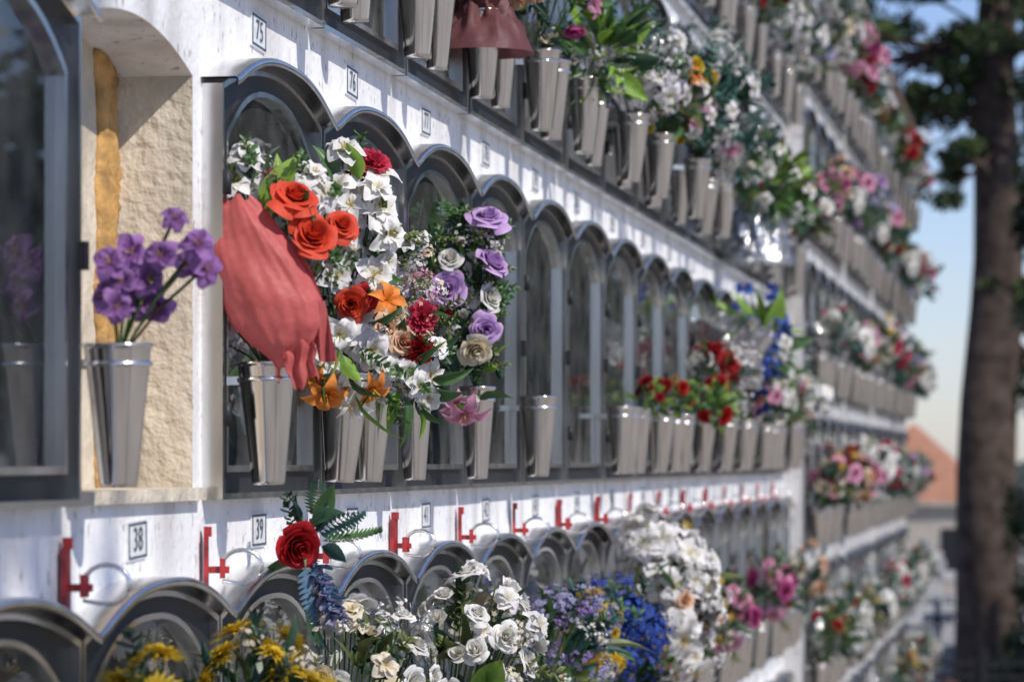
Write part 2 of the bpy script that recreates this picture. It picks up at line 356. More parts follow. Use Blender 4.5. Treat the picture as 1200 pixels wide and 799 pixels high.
# ---------------------------------------------------------------- niche door mesh
def door_mesh(name,variant=0):
    b=PB()
    O=outline(.390,0,.682,.055); I=outline(.380,.010,.674,.055)
    I2=outline(.340,.045,.605,.098,2.5); I3=outline(.329,.056,.596,.098,2.5)
    b.ring(O,I,-.004,.034,0); b.ring(I,I2,0,.02,1,False,True); b.ring(I2,I3,0.004,.029,0)
    b.face([(.014,*p) for p in I3],2)
    N=24
    def cz(t):
        u=abs(t); return .694+ .060*(1-min(u/.93,1)**2.3) - .006*max(0,(u-.93)/.07)
    pr=.062
    rows=[[],[],[],[],[]]
    for i in range(N+1):
        t=-1+2*i/N; y=.398*t; z=cz(t)
        rows[0].append((-.002,y,z+.004)); rows[1].append((pr-.005,y,z+.004)); rows[2].append((pr,y,z+.001)); rows[3].append((pr,y,z-.010)); rows[4].append((pr-.003,y,z-.010))
    rows.append([(pr-.003,p[1],p[2]+.010) for p in rows[4]]); rows.append([(-.002,p[1],p[2]) for p in rows[5]])
    b.grid(rows,0,True)
    for z in (.14,.52):
        b.lathe([(.001,-.02),(.008,-.02),(.008,.02),(.001,.02)],8,1,(.04,-.385,z))
    b.box(.034,.046,.372,.388,.33,.37,1)
    if variant==1:
        b.box(-.09,-.02,-.3,.3,.06,.075,3)
        b.lathe([(.0,0),(.03,0),(.04,.06),(.028,.10)],14,3,(-.055,.1,.075))
    if variant==2:
        G=[[(-.02,.0+.055*s*math.cos(a),.17+.075*s*math.sin(a)) for a in np.linspace(0,6.283,25)[:-1]] for s in (1,.82)]
        b.grid(G,0,True,True); b.face([(-.021,.045*math.cos(a),.17+.0615*math.sin(a)) for a in np.linspace(0,6.283,25)[:-1]],3)
        b.box(-.035,-.022,-.01,.01,.06,.1,0)
    if variant in(0,2):
        b.box(-.10,-.092,-.012,.012,.34,.56,0); b.box(-.10,-.0915,-.06,.06,.47,.492,0)
        for k in range(4): b.box(-.1,-.096,-.16,.16,.30-.045*k,.31-.045*k,0)
    return b.mesh(name,[STEEL,DARK,GLASS,LAB])
DOORS=[door_mesh('niche_door_a',0),door_mesh('niche_door_b',1),door_mesh('niche_door_c',2)]
def vase_mesh(sc=1.):
    b=PB(); s=sc
    seg=40
    prof=[(.001,0),(.026,0),(.0272,.004),(.0275,.006),(.0475,.194),(.0485,.197),(.0505,.198),(.0515,.2005),(.0505,.203),(.049,.203),(.0465,.196),(.03,.03),(.001,.03)]
    b.grid([[(r*s*math.cos(2*math.pi*k/seg),r*s*math.sin(2*math.pi*k/seg),z) for k in range(seg)] for r,z in prof],0,True,True)
    b.lathe([(.0458*s,.170),(.0492*s,.170),(.0496*s,.177),(.0465*s,.177)],seg,1)
    b.box(-.085,-.046*s,-.006,.006,.166,.18,1)
    return b.mesh('flower_vase',[VSTEEL,STEEL])
VASE=vase_mesh(); VASEN=vase_mesh(.82)
def vase(n,e,z,narrow=False,wallx=0):
    return addobj('flower_vase',VASEN if narrow else VASE,(e+wallx,wy(n) if wallx==0 else n,z),(rng.uniform(-.03,.03),rng.uniform(-.02,.05),rng.uniform(-.3,.3)))
# ---------------------------------------------------------------- wall blocks
def cellrect(O,y0,y1,z0,z1,zs,N=15):
    R=[(y0,z0),(y1,z0),(y1,zs)]
    for t in range(N): R.append((y1+(y0-y1)*t/(N-1),z1))
    R.append((y0,zs)); return R
RB=[1.536+.871*r for r in range(-2,3)]
w=PB(); cols=range(-3,16)
for n in cols:
    for ri,zb in enumerate(RB):
        r=ri-2; op=(n==0 and r==0); yo=wy(n)
        O=outline(.350,.014,.688,.055,zo=zb,yo=yo) if op else outline(.376,.01,.675,.055,zo=zb,yo=yo)
        R=cellrect(O,yo-.4,yo+.4,zb-.1,zb+.771,O[2][1])
        dep=-.13 if op else -.105
        for i in range(len(O)):
            j=(i+1)%len(O)
            w.face([(0,*R[i]),(0,*R[j]),(0,*O[j]),(0,*O[i])],0)
            mm=(0 if (2<=i<=len(O)-2) else 1) if op else 0
            w.face([(0,*O[i]),(0,*O[j]),(dep,*O[j]),(dep,*O[i])],mm,False)
        w.face([(dep,*p) for p in O],3 if op else 2)
y0,y1=wy(-3.5),wy(15.5)
w.box(-2,-.15,y0,y1,-1.6,4.05,0); w.box(-.15,0,y1,y1+.03,-1.6,4.049,0); w.box(-.149,-.0005,y0-.1,y0,-1.6,4.049,0)
w.box(-.15,.0,y0,y1,-1.6,RB[0]-.1,0); w.box(-2.1,.16,y0-.1,y1+.02,4.05,4.16,0)
addobj('niche_wall',w.mesh('niche_wall',[PLASTER,STONE,SLAB,CLOSURE]))
b=PB(); b.box(-.125,.018,wy(0)-.37,wy(0)+.37,1.536,1.556,0)
addobj('niche_sill',b.mesh('niche_sill',[STONE]))
mb=MB(); r=np.random.default_rng(3)
ye=wy(0)+.350
V=[];F=[];nv=90;seg=12
for i in range(nv):
    z=1.555+.70*i/(nv-1); cy=ye-.060+.006*math.sin(z*19)+r.uniform(-.002,.002); hw=.056+.008*math.sin(z*31+1)+r.uniform(-.004,.004)
    for k in range(seg):
        a=2*math.pi*k/seg; q=math.cos(a); 
        V.append((-.131+.016*max(math.sin(a),-.2)*r.uniform(.7,1.2),cy+hw*math.copysign(abs(q)**.6,q),z))
for i in range(nv-1):
    for k in range(seg): F.append((i*seg+k,i*seg+(k+1)%seg,(i+1)*seg+(k+1)%seg,(i+1)*seg+k))
mb.add(V,F,(1,.5,0),0); mb.obj('foam_seal',mats=[FOAM])
for n in cols:
    for ri,zb in enumerate(RB):
        if n==0 and ri==2: continue
        v=2 if (n==1 and ri==2) else int(rng.integers(3))
        addobj('niche_door',DOORS[v],(0,wy(n)+rng.uniform(-.002,.002),zb),(0,0,rng.uniform(-.006,.006)))
# ---------------------------------------------------------------- labels
pl=PB(); pl.box(0,.004,-.054,.054,-.030,.030,0)
pl.ring([(-.051,-.027),(.051,-.027),(.051,.027),(-.051,.027)],[(-.047,-.0235),(.047,-.0235),(.047,.0235),(-.047,.0235)],.004,.0052,1)
PLM=pl.mesh('number_plate',[LAB,INK])
def label(n,zb,num,txt=True,x=0,y=None):
    o=addobj('number_plate',PLM,(x,wy(n) if y is None else y,zb-.057),(rng.uniform(-.04,.04),0,0))
    if txt:
        c=bpy.data.curves.new('digits','FONT'); c.body=str(num); c.size=.052; c.align_x='CENTER'; c.align_y='CENTER'
        c.space_character=1.1; c.materials.append(INK)
        t=bpy.data.objects.new('digits',c); scene.collection.objects.link(t); t.parent=o
        t.location=(.0056,0,.0); t.rotation_euler=(math.pi/2,0,math.pi/2)
for n in cols:
    for ri,zb in enumerate(RB):
        label(n,zb,abs(38+n+36*(ri-2)),n<10 and ri in(2,3))
# ---------------------------------------------------------------- red grave brackets
bk=PB()
bk.box(0,.008,-.014,.014,-.052,.052,0); bk.box(.008,.042,-.004,.004,-.008,.003,0); bk.box(.026,.035,-.011,.011,-.016,.016,0)
hp=[(.03,0,.012)]+[(.062+.033*math.sin(t),0,.002+.028*math.cos(t)) for t in np.linspace(-.7,3.2,12)]
bk.tube(hp,.0035,8,1)
bk.tube([(.03,-.01,-.02),(.055,-.01,-.024),(.07,-.01,-.024)],.003,8,1)
bk.box(0,.013,-.006,.006,.052,.068,0)
BK=bk.mesh('wall_hook',[RED,STEEL])
for n in range(-3,15):
    addobj('wall_hook',BK,(0.006,wy(n+.5),1.424),(rng.uniform(-.06,.06),0,rng.uniform(-.25,.25)))
# ---------------------------------------------------------------- specific bouquets, row 0
ZT=1.762; ZV=1.56
vase(.6,.096,ZV); vase(1.4,.08,ZV); vase(1.6,.1,ZV); vase(2.3,.085,ZV,True); vase(3.0,.12,ZV,True); vase(4.4,.085,ZV)
vase(-.45,.075,ZV+.003)
def salmon(mb,r):
    c=PAL['salmon'][1]
    key=[(-1,3.2,1.6),(1,2.4,2.6),(3,2.4,5.4),(6,1.8,7.6),(10,.7,8.4),(14,-.8,7.8),(18,-2.4,6.8),(22,-3.6,5.4),(25,-4.4,3.9),(27,-4.9,2.2)]
    ks=np.array(key)
    ph=r.uniform(0,6,6)
    def fn(U,V):
        b=-1+28*V; ca=np.interp(b,ks[:,0],ks[:,1]); hw=np.interp(b,ks[:,0],ks[:,2])
        a=ca+hw*np.sin(U*1.45); q=U
        fold=.26*np.sin(8*q+2.5*V+ph[0])*(1-V)+.16*np.sin(17*q-5*V+ph[1])*(1-V)+.40*np.sin(4*q+7*V+ph[2])*V+.05*np.sin(31*q+9*V)+.16*np.sin(15*V+5*q+ph[3])+.10*np.sin(23*V-9*q)
        d=4+.55*hw*np.cos(U*1.45)+fold*np.clip(hw/5,.3,1)
        return a/100*AX[0]+d/100*AB[0],a/100*AX[1]+d/100*AB[1],b/100+.006*np.sin(7*U+1)*V,.5+.5*V
    v,f,k=grid(fn,56,46); mb.add(v,f,np.tile(c,(len(v),1)),2)
    def back(U,V):
        b=3+20*V; ca=np.interp(b,ks[:,0],ks[:,1]); hw=np.interp(b,ks[:,0],ks[:,2])
        a=ca+hw*(.55+.55*(U+1)/2)+.6*np.sin(8*V+2); d=3.2+1.0*np.sin(4*U+7*V)
        return a/100*AX[0]+d/100*AB[0],a/100*AX[1]+d/100*AB[1],b/100,V
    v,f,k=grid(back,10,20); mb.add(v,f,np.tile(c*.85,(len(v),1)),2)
    def fl(U,V):
        a=5.2+2.8*U*(1-.25*V)+1.2*V+.3*np.sin(9*V); b=2.5-6.0*V+1.2*np.sin(3*U)+.5*np.sin(9*U); d=6.0+.8*np.sin(7*U+3*V)
        return a/100*AX[0]+d/100*AB[0],a/100*AX[1]+d/100*AB[1],b/100,V
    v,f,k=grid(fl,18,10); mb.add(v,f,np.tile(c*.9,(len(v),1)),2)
    def f2(U,V):
        a=8+2.2*V+1.5*U; b=10-10*V; d=4.5+1.2*np.sin(4*U+V*5)
        return a/100*AX[0]+d/100*AB[0],a/100*AX[1]+d/100*AB[1],b/100,V
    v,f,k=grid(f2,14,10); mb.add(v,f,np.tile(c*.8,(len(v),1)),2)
    fill(mb,r,46,(-9,2),(4,37),[('orch','white',2.6),('spray','white',3),('dbl','white',2.6),('spray','cream',3),('sprig','green',6)],(-7,-4))
    fill(mb,r,26,(2,13),(12,32),[('spray','olive',3.4),('spray','cream',3),('dbl','white',3),('sprig','green',6)],(-5,-1))
M1=[(4.6,27,4,'rose','orange',3.7),(7.7,20.6,5,'rose','orange',3.5),(12.2,22.5,1,'rose','orange',2.7),(1,31,-2,'bud','magenta',2.2),
 (-5.8,30,-3,'orch','white',2.8),(-7,25,-3,'dbl','white',2.8),(-4.4,34,-4,'orch','white',2.6),(-7.2,20,-4,'orch','white',2.8),(-7.4,14,-4,'orch','white',2.6),(-7.2,6.5,-4,'dbl','white',2.8),
 (-7.6,9.8,-3,'rose','orange',2.3),(-6.6,2.5,-4,'spray','white',3),(9,28,-2,'orch','white',3.2),(7,31,-3,'dbl','white',3),(11,18,-2,'dbl','white',3)]
L1=[(-1,24,-1,'leaf','lime',12,.5,1,.1),(0,26,-2,'leaf','lime',10,.3,1,0),(-4,24,-4,'sprig','green',9,-.4,1,0),(5,18,0,'leaf','green',7,.7,.4,.2),(3,27,-3,'leaf','olive',8,-.3,1,.2)]
table_bouquet('wrapped_flower_bouquet',.6,.096,ZT,M1,L1,salmon,1,(1,14))
M2=[]
whites=[(-2,36),(-5,34.5),(1,40),(4.2,31),(7,33),(6.6,28.6),(1.9,27),(5,23),(-.5,17.5),(6.6,17.5),(8.6,20),(3.5,14.4),(.3,7),(-2,2.5),(1,-2.8),(2.5,-6),(9,25),(-3,23),(1,21),(7,36),(-2.5,30.5),(4,10),(6,4),(3.5,36),(0,33.5),(8,30),(-4,27),(2.5,30)]
for i,(a,b) in enumerate(whites): M2.append((a,b,3+(i*37%50)/10,('dbl','orch','dbl','lily')[i%4],'white',2.9+(i*13%10)/10))
M2+=[(6,38.5,3,'carn','pinkred',2.7),(4,36.5,3,'carn','red',2.0),(2.6,12.2,8,'rose','orange',3.3),(5,13.5,7,'rose','red',2.6),(9,12.9,8,'lily','lilyo',3.2),(-2,-4,6,'lily','lilyo',3.8),(6,-2.6,7,'lily','lilyo',4.0),(-4,-1,6,'lily','lilyo',3.2),
 (0,26,7,'rose','orange',2.3),(-3,8,6,'dbl','white',2.8)]
def m2x(mb,r):
    fill(mb,r,60,(-6,10),(2,38),[('orch','white',2.6),('spray','cream',3),('spray','white',3),('dbl','white',2.6),('spray','peach',2.6),('sprig','green',6)],(-1,4))
L2=[(4,35,6,'leaf','lime',8,-.3,1,.3),(0,34,6,'leaf','green',9,-.4,1,.2),(3,38,1,'sprig','green',7,.2,1,0),(1,3,8,'leaf','lime',8,.5,-1,.3),(2,-1,8,'leaf','green',7,.7,-.8,.3),(-1,0,7,'leaf','green',7,-.6,-.7,.3),
 (7,9,8,'leaf','green',6,1,.3,.5),(4,4,8,'sprig','green',7,.8,-.5,.3),(6,22,6,'sprig','olive',8,.8,.7,.3),(0,6,7,'blade','lime',10,.1,-1,.4),(3,-4,7,'blade','lime',11,.5,-1,.3)]
table_bouquet('flower_bouquet',1.4,.08,ZT,M2,L2,m2x,2,(1,16))
M3=[(3.8,8.3,7,'rose','peach',3.4),(7,6,7,'rose','peach',2.8),(5.5,11,6,'rose','cream',2.4),(10.6,10.4,5,'carn','pinkred',2.7),(9.6,4.3,6,'carn','red',2.6),(1.4,8,6,'carn','red',2.2),
 (9.4,-2,6,'dbl','white',3.0),(11.5,-4.4,5,'dbl','white',3.0),(7.8,.5,6,'orch','white',2.8),(0,6,6,'orch','white',3),(4.6,1,7,'dbl','white',3.0),(3,21.5,3,'orch','white',2.8),(12,0,3,'lily','white',3),(2,-2,6,'orch','white',2.8)]
def m3x(mb,r):
    fill(mb,r,80,(-1,14),(6,26),[('spray','cream',3),('spray','olive',3.2),('spray','white',3),('spray','pink',2.4),('orch','white',2.2),('sprig','olive',6),('spray','peach',2.6)],(-1,4))
    fill(mb,r,50,(0,14),(-6,12),[('spray','cream',2.8),('dbl','white',2.6),('sprig','green',6),('spray','orange',2.2),('leaf','green',6)],(0,5))
L3=[(6,20,3,'sprig','olive',8,.6,1,0),(5,22,3,'leaf','green',7,.9,.5,0),(7,-4,6,'leaf','green',9,.3,-1,.3),(6,-3,6,'leaf','lime',8,-.3,-1,.3),(9,-5,5,'leaf','green',7,.7,-.9,.1),(12,4,4,'leaf','dgreen',8,1,.4,0),
 (12,-1,4,'leaf','green',8,1,.1,0),(11,9,4,'sprig','green',7,1,.2,0),(8,8,6,'leaf','green',6,.7,-.6,.5),(4,-3,7,'sprig','green',8,.4,-1,.2),(13,12,1,'sprig','olive',6,1,.5,0),(10,-7,5,'leaf','lime',6,.2,-1,.2)]
table_bouquet('flower_bouquet',1.6,.1,ZT,M3,L3,m3x,3,(4,10),1.15)
def pext(mb,r):
    for i in range(190):
        a=r.uniform(-10,4.5); b=r.uniform(4,37)
        if a<-7 and (b>31 or b<9): continue
        inst(mb,'leaf' if i%2 else 'sprig',loc3(a/100,b/100,r.uniform(-.02,.035)),loc3(r.normal()*.6,r.normal()*.5+.3,.3),r.uniform(.04,.065),*PAL[('green','dgreen','olive','lime')[i%4]],r)
    fill(mb,r,40,(-9,5),(8,38),[('spray','white',2.6),('spray','cream',2.4),('orch','white',1.6)],(2,5))
MP=[(2.3,37,5,'rose','purple',4.0),(3.2,27,6,'rose','purple',3.8),(-6.6,21.5,6,'rose','purple',4.2),(2,12.7,7,'rose','purple',3.5),(2.8,19.6,5,'rose','white',3.2),(-6,28,5,'rose','white',2.8),(-.4,8,8,'rose','cream',3.9),
 (-8,16,4,'carn','pinkred',2.4),(-2.6,-5.5,8,'lily','pink',4.6),(-4.6,-3.6,7,'lily','pink',3.4),(-1.6,-3.5,6,'spray','white',2.5)]
LP=[(-8,25,2,'fern','green',20,-.02,1,0),(-6,27,1,'fern','dgreen',12,.3,1,0),(-4,34,1,'sprig','green',7,0,1,0),(0,-3,7,'leaf','green',8,.9,.2,.2),(-6,-2,6,'leaf','dgreen',8,-.7,.5,.2),(3,33,1,'sprig','green',6,.6,.6,0),(-4,2,6,'leaf','dgreen',10,-.5,1,.1)]
table_bouquet('rose_bouquet',3.0,.12,ZT,MP,LP,pext,4,(-1,18),1.2)
OR=[]; r=np.random.default_rng(9)
for (a,b) in [(1,9),(4,9.5),(2.2,13),(6.4,12.6),(9.8,11.8),(8,17.8),(5.2,5.5),(0,5.5),(12.3,10.8),(-1.6,7),(3,6.5),(11.6,14),(-.8,11.5)]: OR.append((a,b,r.uniform(-2,4),'orch','orchid',r.uniform(2.0,2.6)))
def oext(mb,r):
    for tip in ((8,18),(12.3,11),(-1,12),(11.6,14.5),(6,13)):
        stem(mb,(0,0,-.02),loc3(tip[0]/100,tip[1]/100,.01),.0025,lin('#3a2a1c'))
table_bouquet('orchid_spray',-.45,.075,ZT,OR,[],oext,5,(3,8))
RR=[(0,0,3,'rose','red',4.5)]
LR=[(2,2,1,'leaf','teal',8,1,.9,.1),(3,3,0,'leaf','green',8,.4,1,0),(1,3,0,'leaf','dgreen',6,-.4,1,0),(4,1,1,'fern','green',10,1,-.1,.2),(3,2,0,'fern','teal',9,.8,.6,.1),(-1,3,0,'sprig','dgreen',7,-.2,1,0),(4,0,1,'leaf','teal',6,1,-.5,.2),
 (2,-3,1,'fern','steelb',11,.35,-1,.1),(3,-3,1,'sprig','steelb',12,.4,-1,.1),(4,-4,0,'fern','steelb',10,.55,-1,0),(3,-5,2,'sprig','lav',10,.4,-1,.1),(-1,-2,1,'leaf','green',6,-.8,-.4,.3),(3,5,-1,'fern','dgreen',7,.1,1,0),(2,4,1,'leaf','dgreen',7,.9,.4,.3),(0,4,0,'leaf','teal',6,.1,1,.1)]
def rx(mb,r):
    for i in range(14): inst(mb,'sprig',loc3(.028+.003*i,-.02-.006*i,.01),loc3(.3*r.normal()+.2,-1,.3*r.normal()),.045,*PAL['steelb' if i%2 else 'lav'],r)
    stem(mb,loc3(.0,.05,-.09),(0,0,0),.003)
table_bouquet('red_rose_spray',.86,.1,1.4536,RR,LR,rx,6,(0,1),1.12,.35)
# ---------------------------------------------------------------- palette bouquets
def mk(name,n,z,seed,pal,cnt,R,H,greens=('green',),nl=24,e=.08,extra=None,v=True,narrow=False,**kw):
    mb=MB(); r=np.random.default_rng(seed)
    dome_bouquet(mb,r,pal,cnt,R,H,greens,nl,**kw)
    if extra: extra(mb,r)
    mb.obj(name,(e,wy(n),z+.203))
    if v: vase(n,e,z,narrow)
R0=1.56; R1=2.431; RM=.689; R2=3.302
S8=(.8,.8,.8)
mk('flower_bouquet',7.55,R0,21,[('carn','red',.022,3),('spray','red',.03,1)],8,.075,.04,('green','lime'),50,e=.1,ltypes=('leaf','sprig'))
mk('flower_bouquet',6.9,R0,121,[('carn','dred',.02,3)],5,.06,.03,('green','lime'),34,e=.09,ltypes=('leaf','sprig'))
mk('flower_bouquet',9.0,R0,22,[('carn','red',.028,2),('spray','cream',.03,1)],6,.09,.03,('lime','green'),54,e=.12,ltypes=('leaf','sprig'))
mk('orchid_bouquet',10.6,R0,23,[('orch','blue',.042,4),('orch','white',.04,2),('dbl','blue',.045,1)],56,.17,.28,('lime','green'),40,e=.16,squash=1.6,ltypes=('leaf','blade'),extra=lambda mb,r:[inst(mb,'leaf',(.0+.03*i,-.1,.34),(-.5+.35*i,-.3,1),.2,*PAL['lime'],r) for i in range(4)])
mk('foil_wrapped_bouquet',9.7,R0,24,[('orch','white',.035,2),('spray','cream',.04,1)],10,.09,.30,('dgreen','lime'),34,e=.15,extra=lambda mb,r:(wrap_cone(mb,r,.34,.03,.19,S8,4,crum=.022,a0=1.8,a1=6.0),wrap_cone(mb,r,.36,.03,.19,S8,3,crum=.015)))
mk('flower_bouquet',12.3,R0,25,[('rose','white',.038,2),('spray','pink',.03,1)],22,.13,.10,('green','dgreen'),26,e=.12)
mk('flower_bouquet',13.9,R0,26,[('dbl','white',.04,3),('rose','peach',.03,1)],22,.13,.12,('dgreen','green'),26,e=.14)
mk('ribbon_wrapped_bouquet',3.37,R1,30,[('carn','pink',.03,1),('lily','white',.04,1),('spray','red',.03,1)],16,.12,.2,('green',),20,extra=lambda mb,r:(wrap_cone(mb,r,.16,.03,.13,lin('#6e4446'),2,crum=.014,z0=-.03),wrap_cone(mb,r,.13,.12,.03,lin('#7a4e50'),2,crum=.02,z0=-.10)))
mk('flower_bouquet',4.35,R1,31,[('bud','magenta',.035,2),('orch','pink',.04,1),('spray','cream',.03,1)],14,.14,.14,('green','lime','olive'),50,e=.1)
mk('palm_leaf_bouquet',5.15,R1,32,[('spray','white',.03,1)],6,.14,.06,('green','dgreen','lime'),90,e=.12,ltypes=('blade','fern','leaf','blade'))
mk('cellophane_bouquet',6.35,R1,33,[('dbl','white',.045,2),('rose','white',.035,1),('spray','olive',.04,2)],24,.14,.12,('dgreen','green'),30,e=.13,extra=lambda mb,r:(wrap_cone(mb,r,.26,.03,.17,S8,3,crum=.014),wrap_cone(mb,r,.21,.03,.16,S8,4,a0=3,a1=6.0,crum=.02)))
mk('flower_bouquet',7.15,R1,34,[('rose','yellow',.03,2),('lily','lilyo',.035,1),('dbl','white',.04,2),('spray','teal',.05,2)],36,.16,.10,('green','olive','teal'),40,e=.14)
mk('flower_bouquet',8.3,R1,35,[('spray','white',.05,2),('spray','teal',.06,2),('dbl','white',.045,1)],30,.18,.20,('teal','dgreen','teal'),70,e=.16,squash=1.5)
mk('cellophane_bouquet',9.6,R1,36,[('rose','white',.038,2),('rose','pink',.03,.5),('spray','white',.05,1)],22,.15,.12,('teal','green'),46,e=.15,extra=lambda mb,r:(wrap_cone(mb,r,.25,.03,.18,S8,4,a0=2.8,a1=5.8,crum=.02),wrap_cone(mb,r,.28,.03,.19,S8,3,crum=.016)))
mk('cellophane_bouquet',11.1,R1,37,[('orch','white',.04,1)],10,.18,.08,('lime','olive','green'),90,e=.18,extra=lambda mb,r:(wrap_cone(mb,r,.24,.16,.05,S8,3,z0=-.24,crum=.015),wrap_cone(mb,r,.22,.14,.05,S8,4,a0=3,a1=5.5,z0=-.22,crum=.02)),ltypes=('blade','leaf'))
mk('flower_bouquet',12.6,R1,38,[('rose','pinkred',.035,1),('dbl','white',.04,1)],22,.15,.14,('dgreen','green'),50,e=.14)
mk('flower_bouquet',14.2,R1,39,[('rose','pink',.035,1),('orch','white',.04,1)],22,.17,.16,('dgreen','olive'),50,e=.15)
# lower row
mk('chrysanthemum_bouquet',-.5,RM,40,[('mum','yellow',.032,3),('spray','cream',.03,1)],22,.12,.31,('dgreen','teal','olive'),30,e=.12,ltypes=('leaf','sprig'))
mk('chrysanthemum_bouquet',.15,RM,41,[('mum','yellow',.034,3),('spray','cream',.03,1)],28,.13,.32,('teal','dgreen','olive'),34,e=.11,ltypes=('leaf','leaf','sprig'))
mk('white_rose_bouquet',1.2,RM,43,[('rose','white',.030,2),('bud','cream',.026,1),('dbl','cream',.03,2),('spray','white',.035,1)],46,.14,.30,('dgreen','olive'),26,e=.11)
mk('white_rose_bouquet',2.45,RM,44,[('rose','white',.033,3),('bud','white',.032,2),('dbl','white',.032,2),('spray','cream',.035,1)],66,.17,.29,('dgreen','olive'),26,e=.12,squash=1.2,extra=lambda mb,r:([inst(mb,'leaf',(.09,-.17,.16+.05*i),(.5+.2*i,-.2,.9),.15,*PAL['lime' if i else 'green'],r) for i in range(2)],wrap_cone(mb,r,.44,.03,.19,S8,3,a0=2.0,a1=4.8,crum=.014)))
mk('filler_flower_bouquet',3.95,RM,45,[('spray','lav',.045,3),('spray','white',.04,2),('spray','violet',.04,1)],70,.19,.20,('olive','teal','green'),36,e=.12,ltypes=('sprig','leaf'))
mk('chrysanthemum_bouquet',4.75,RM,46,[('mum','yellow',.036,3),('spray','lav',.04,1)],22,.12,.24,('green',),20,e=.13)
mk('hydrangea_bouquet',5.5,RM,47,[('orch','blue',.036,3),('spray','blue',.05,2)],56,.15,.20,('green','dgreen'),16,e=.12)
mk('large_white_bouquet',6.5,RM,48,[('dbl','white',.055,3),('orch','white',.05,2),('lily','white',.06,1),('rose','peach',.035,.5),('carn','red',.03,.4),('spray','white',.06,2)],120,.21,.26,('green','olive'),50,e=.14,squash=1.35)
# generic instanced bouquets
GEN=[]
gp=[[('rose','white',.038,3),('spray','white',.05,1)],[('rose','red',.034,2),('spray','white',.05,2)],[('carn','pinkred',.034,1),('dbl','white',.04,2)],
 [('orch','pink',.04,2),('rose','magenta',.034,1)],[('spray','yellow',.04,1),('rose','cream',.036,2)],[('dbl','white',.045,2),('lily','white',.045,1)],
 [('rose','peach',.036,2),('spray','cream',.04,1)],[('spray','lav',.045,2),('rose','purple',.034,1)],[('carn','dred',.034,1),('rose','pink',.034,1)],[('spray','white',.05,2),('spray','teal',.05,1)],
 [('carn','dred',.03,1),('spray','olive',.05,1)],[('rose','red',.034,1),('spray','olive',.05,1)]]
for i,p in enumerate(gp):
    mb=MB(); r=np.random.default_rng(100+i)
    dome_bouquet(mb,r,p,15 if i<10 else 9,.115,.11,('green','dgreen','olive') if i%2 else ('dgreen','teal','dgreen'),38)
    if i in (0,5,9): wrap_cone(mb,r,.19,.03,.12,S8,3,crum=.015); wrap_cone(mb,r,.16,.03,.11,S8,4,a0=2.8,a1=5.2,crum=.02)
    GEN.append(mb.mesh('flower_bouquet_mesh%d'%i))
def gen(x,y,z,s=1.,e=.09):
    i=int(rng.integers(len(GEN)))
    addobj('flower_bouquet',GEN[i],(x+e,y,z+.2),(rng.uniform(-.1,.1),rng.uniform(-.05,.15),rng.uniform(-.7,.5)),(s*rng.uniform(.85,1.1),s,s*rng.uniform(.9,1.25)))
used0=[-.45,.6,1.4,1.6,2.3,3.,4.4,7.55,6.9,9.0,10.6,9.7,12.3,13.9]
used1=[3.37,4.35,5.15,6.35,7.15,8.3,9.6,11.1,12.6,14.2]
usedm=[-.5,.15,1.2,2.45,3.95,4.75,5.5,6.5]
for ri,zb in enumerate(RB):
    r_=ri-2; used={0:used0,1:used1,-1:usedm}.get(r_,[])
    for n in range(-3,16):
        for off in (.36,.64):
            x=n+off
            if x>15.4: continue
            if any(abs(x-u)<.22 for u in used): continue
            if r_==0 and x<6: continue
            if r_==-1 and x<3: continue
            if r_==1 and x<1.2: continue
            if rng.random()<.12: continue
            e=rng.uniform(.07,.1); vase(x,e,zb+.024,rng.random()<.4)
            pr={0:0 if x<9 else .6,1:0 if x<3.2 else .6,-1:.4 if x>7.5 else 0,-2:.4,2:.8}[r_]
            if rng.random()<pr: gen(0,wy(x),zb+.024,rng.uniform(.8,1.2))
# ---------------------------------------------------------------- block 2 (further, stepped forward)
X2=.08; Y0=wy(15.5)+.03; NC=15; H2=.8
w=PB(); RB2=[.337+H2*k for k in range(-2,5)]
for c in range(NC):
    yo=Y0+.04+P*(c+.5)
    for zb in RB2:
        O=outline(.376,.01,.63,.05,zo=zb,yo=yo); R=cellrect(O,yo-.4,yo+.4,zb-.1,zb+.7,O[2][1])
        for i in range(len(O)):
            j=(i+1)%len(O)
            w.face([(X2,*R[i]),(X2,*R[j]),(X2,*O[j]),(X2,*O[i])],0); w.face([(X2,*O[i]),(X2,*O[j]),(X2-.075,*O[j]),(X2-.075,*O[i])],0)
        w.face([(X2-.075,*p) for p in O],1)
        addobj('niche_door',DOORS[int(rng.integers(3))],(X2,yo,zb),sc=(.7,1,.93))
        label(0,zb,0,False,X2,yo)
        for off in (-.14,.14):
            if rng.random()<.85 or c==0:
                vase(yo+off*1.8,rng.uniform(.07,.1),zb+.02,False,X2)
                if rng.random()<(.95 if c<2 else .62): gen(X2,yo+off*1.8,zb+.02,rng.uniform(.95,1.45),.1)
Y1=Y0+.08+P*NC
w.box(-2,X2-.12,Y0,Y1,-3,4.237,0); w.box(X2-.12,X2+.01,Y0,Y0+.04,-3,4.236,0); w.box(X2-.12,X2+.01,Y1-.04,Y1,-3,4.236,0); w.box(X2-.12,X2,Y0+.04,Y1-.04,-3,RB2[0]-.1,0)
for c in (4,8,12): w.box(X2,X2+.035,Y0+.04+P*c-.035,Y0+.04+P*c+.035,-3,4.236,0)
for zb in RB2: w.box(X2,X2+.012,Y0+.04,Y1-.04,zb-.085,zb-.028,0)
w.box(-2.1,X2+.10,Y0-.02,Y1+.1,4.24,4.31,0)
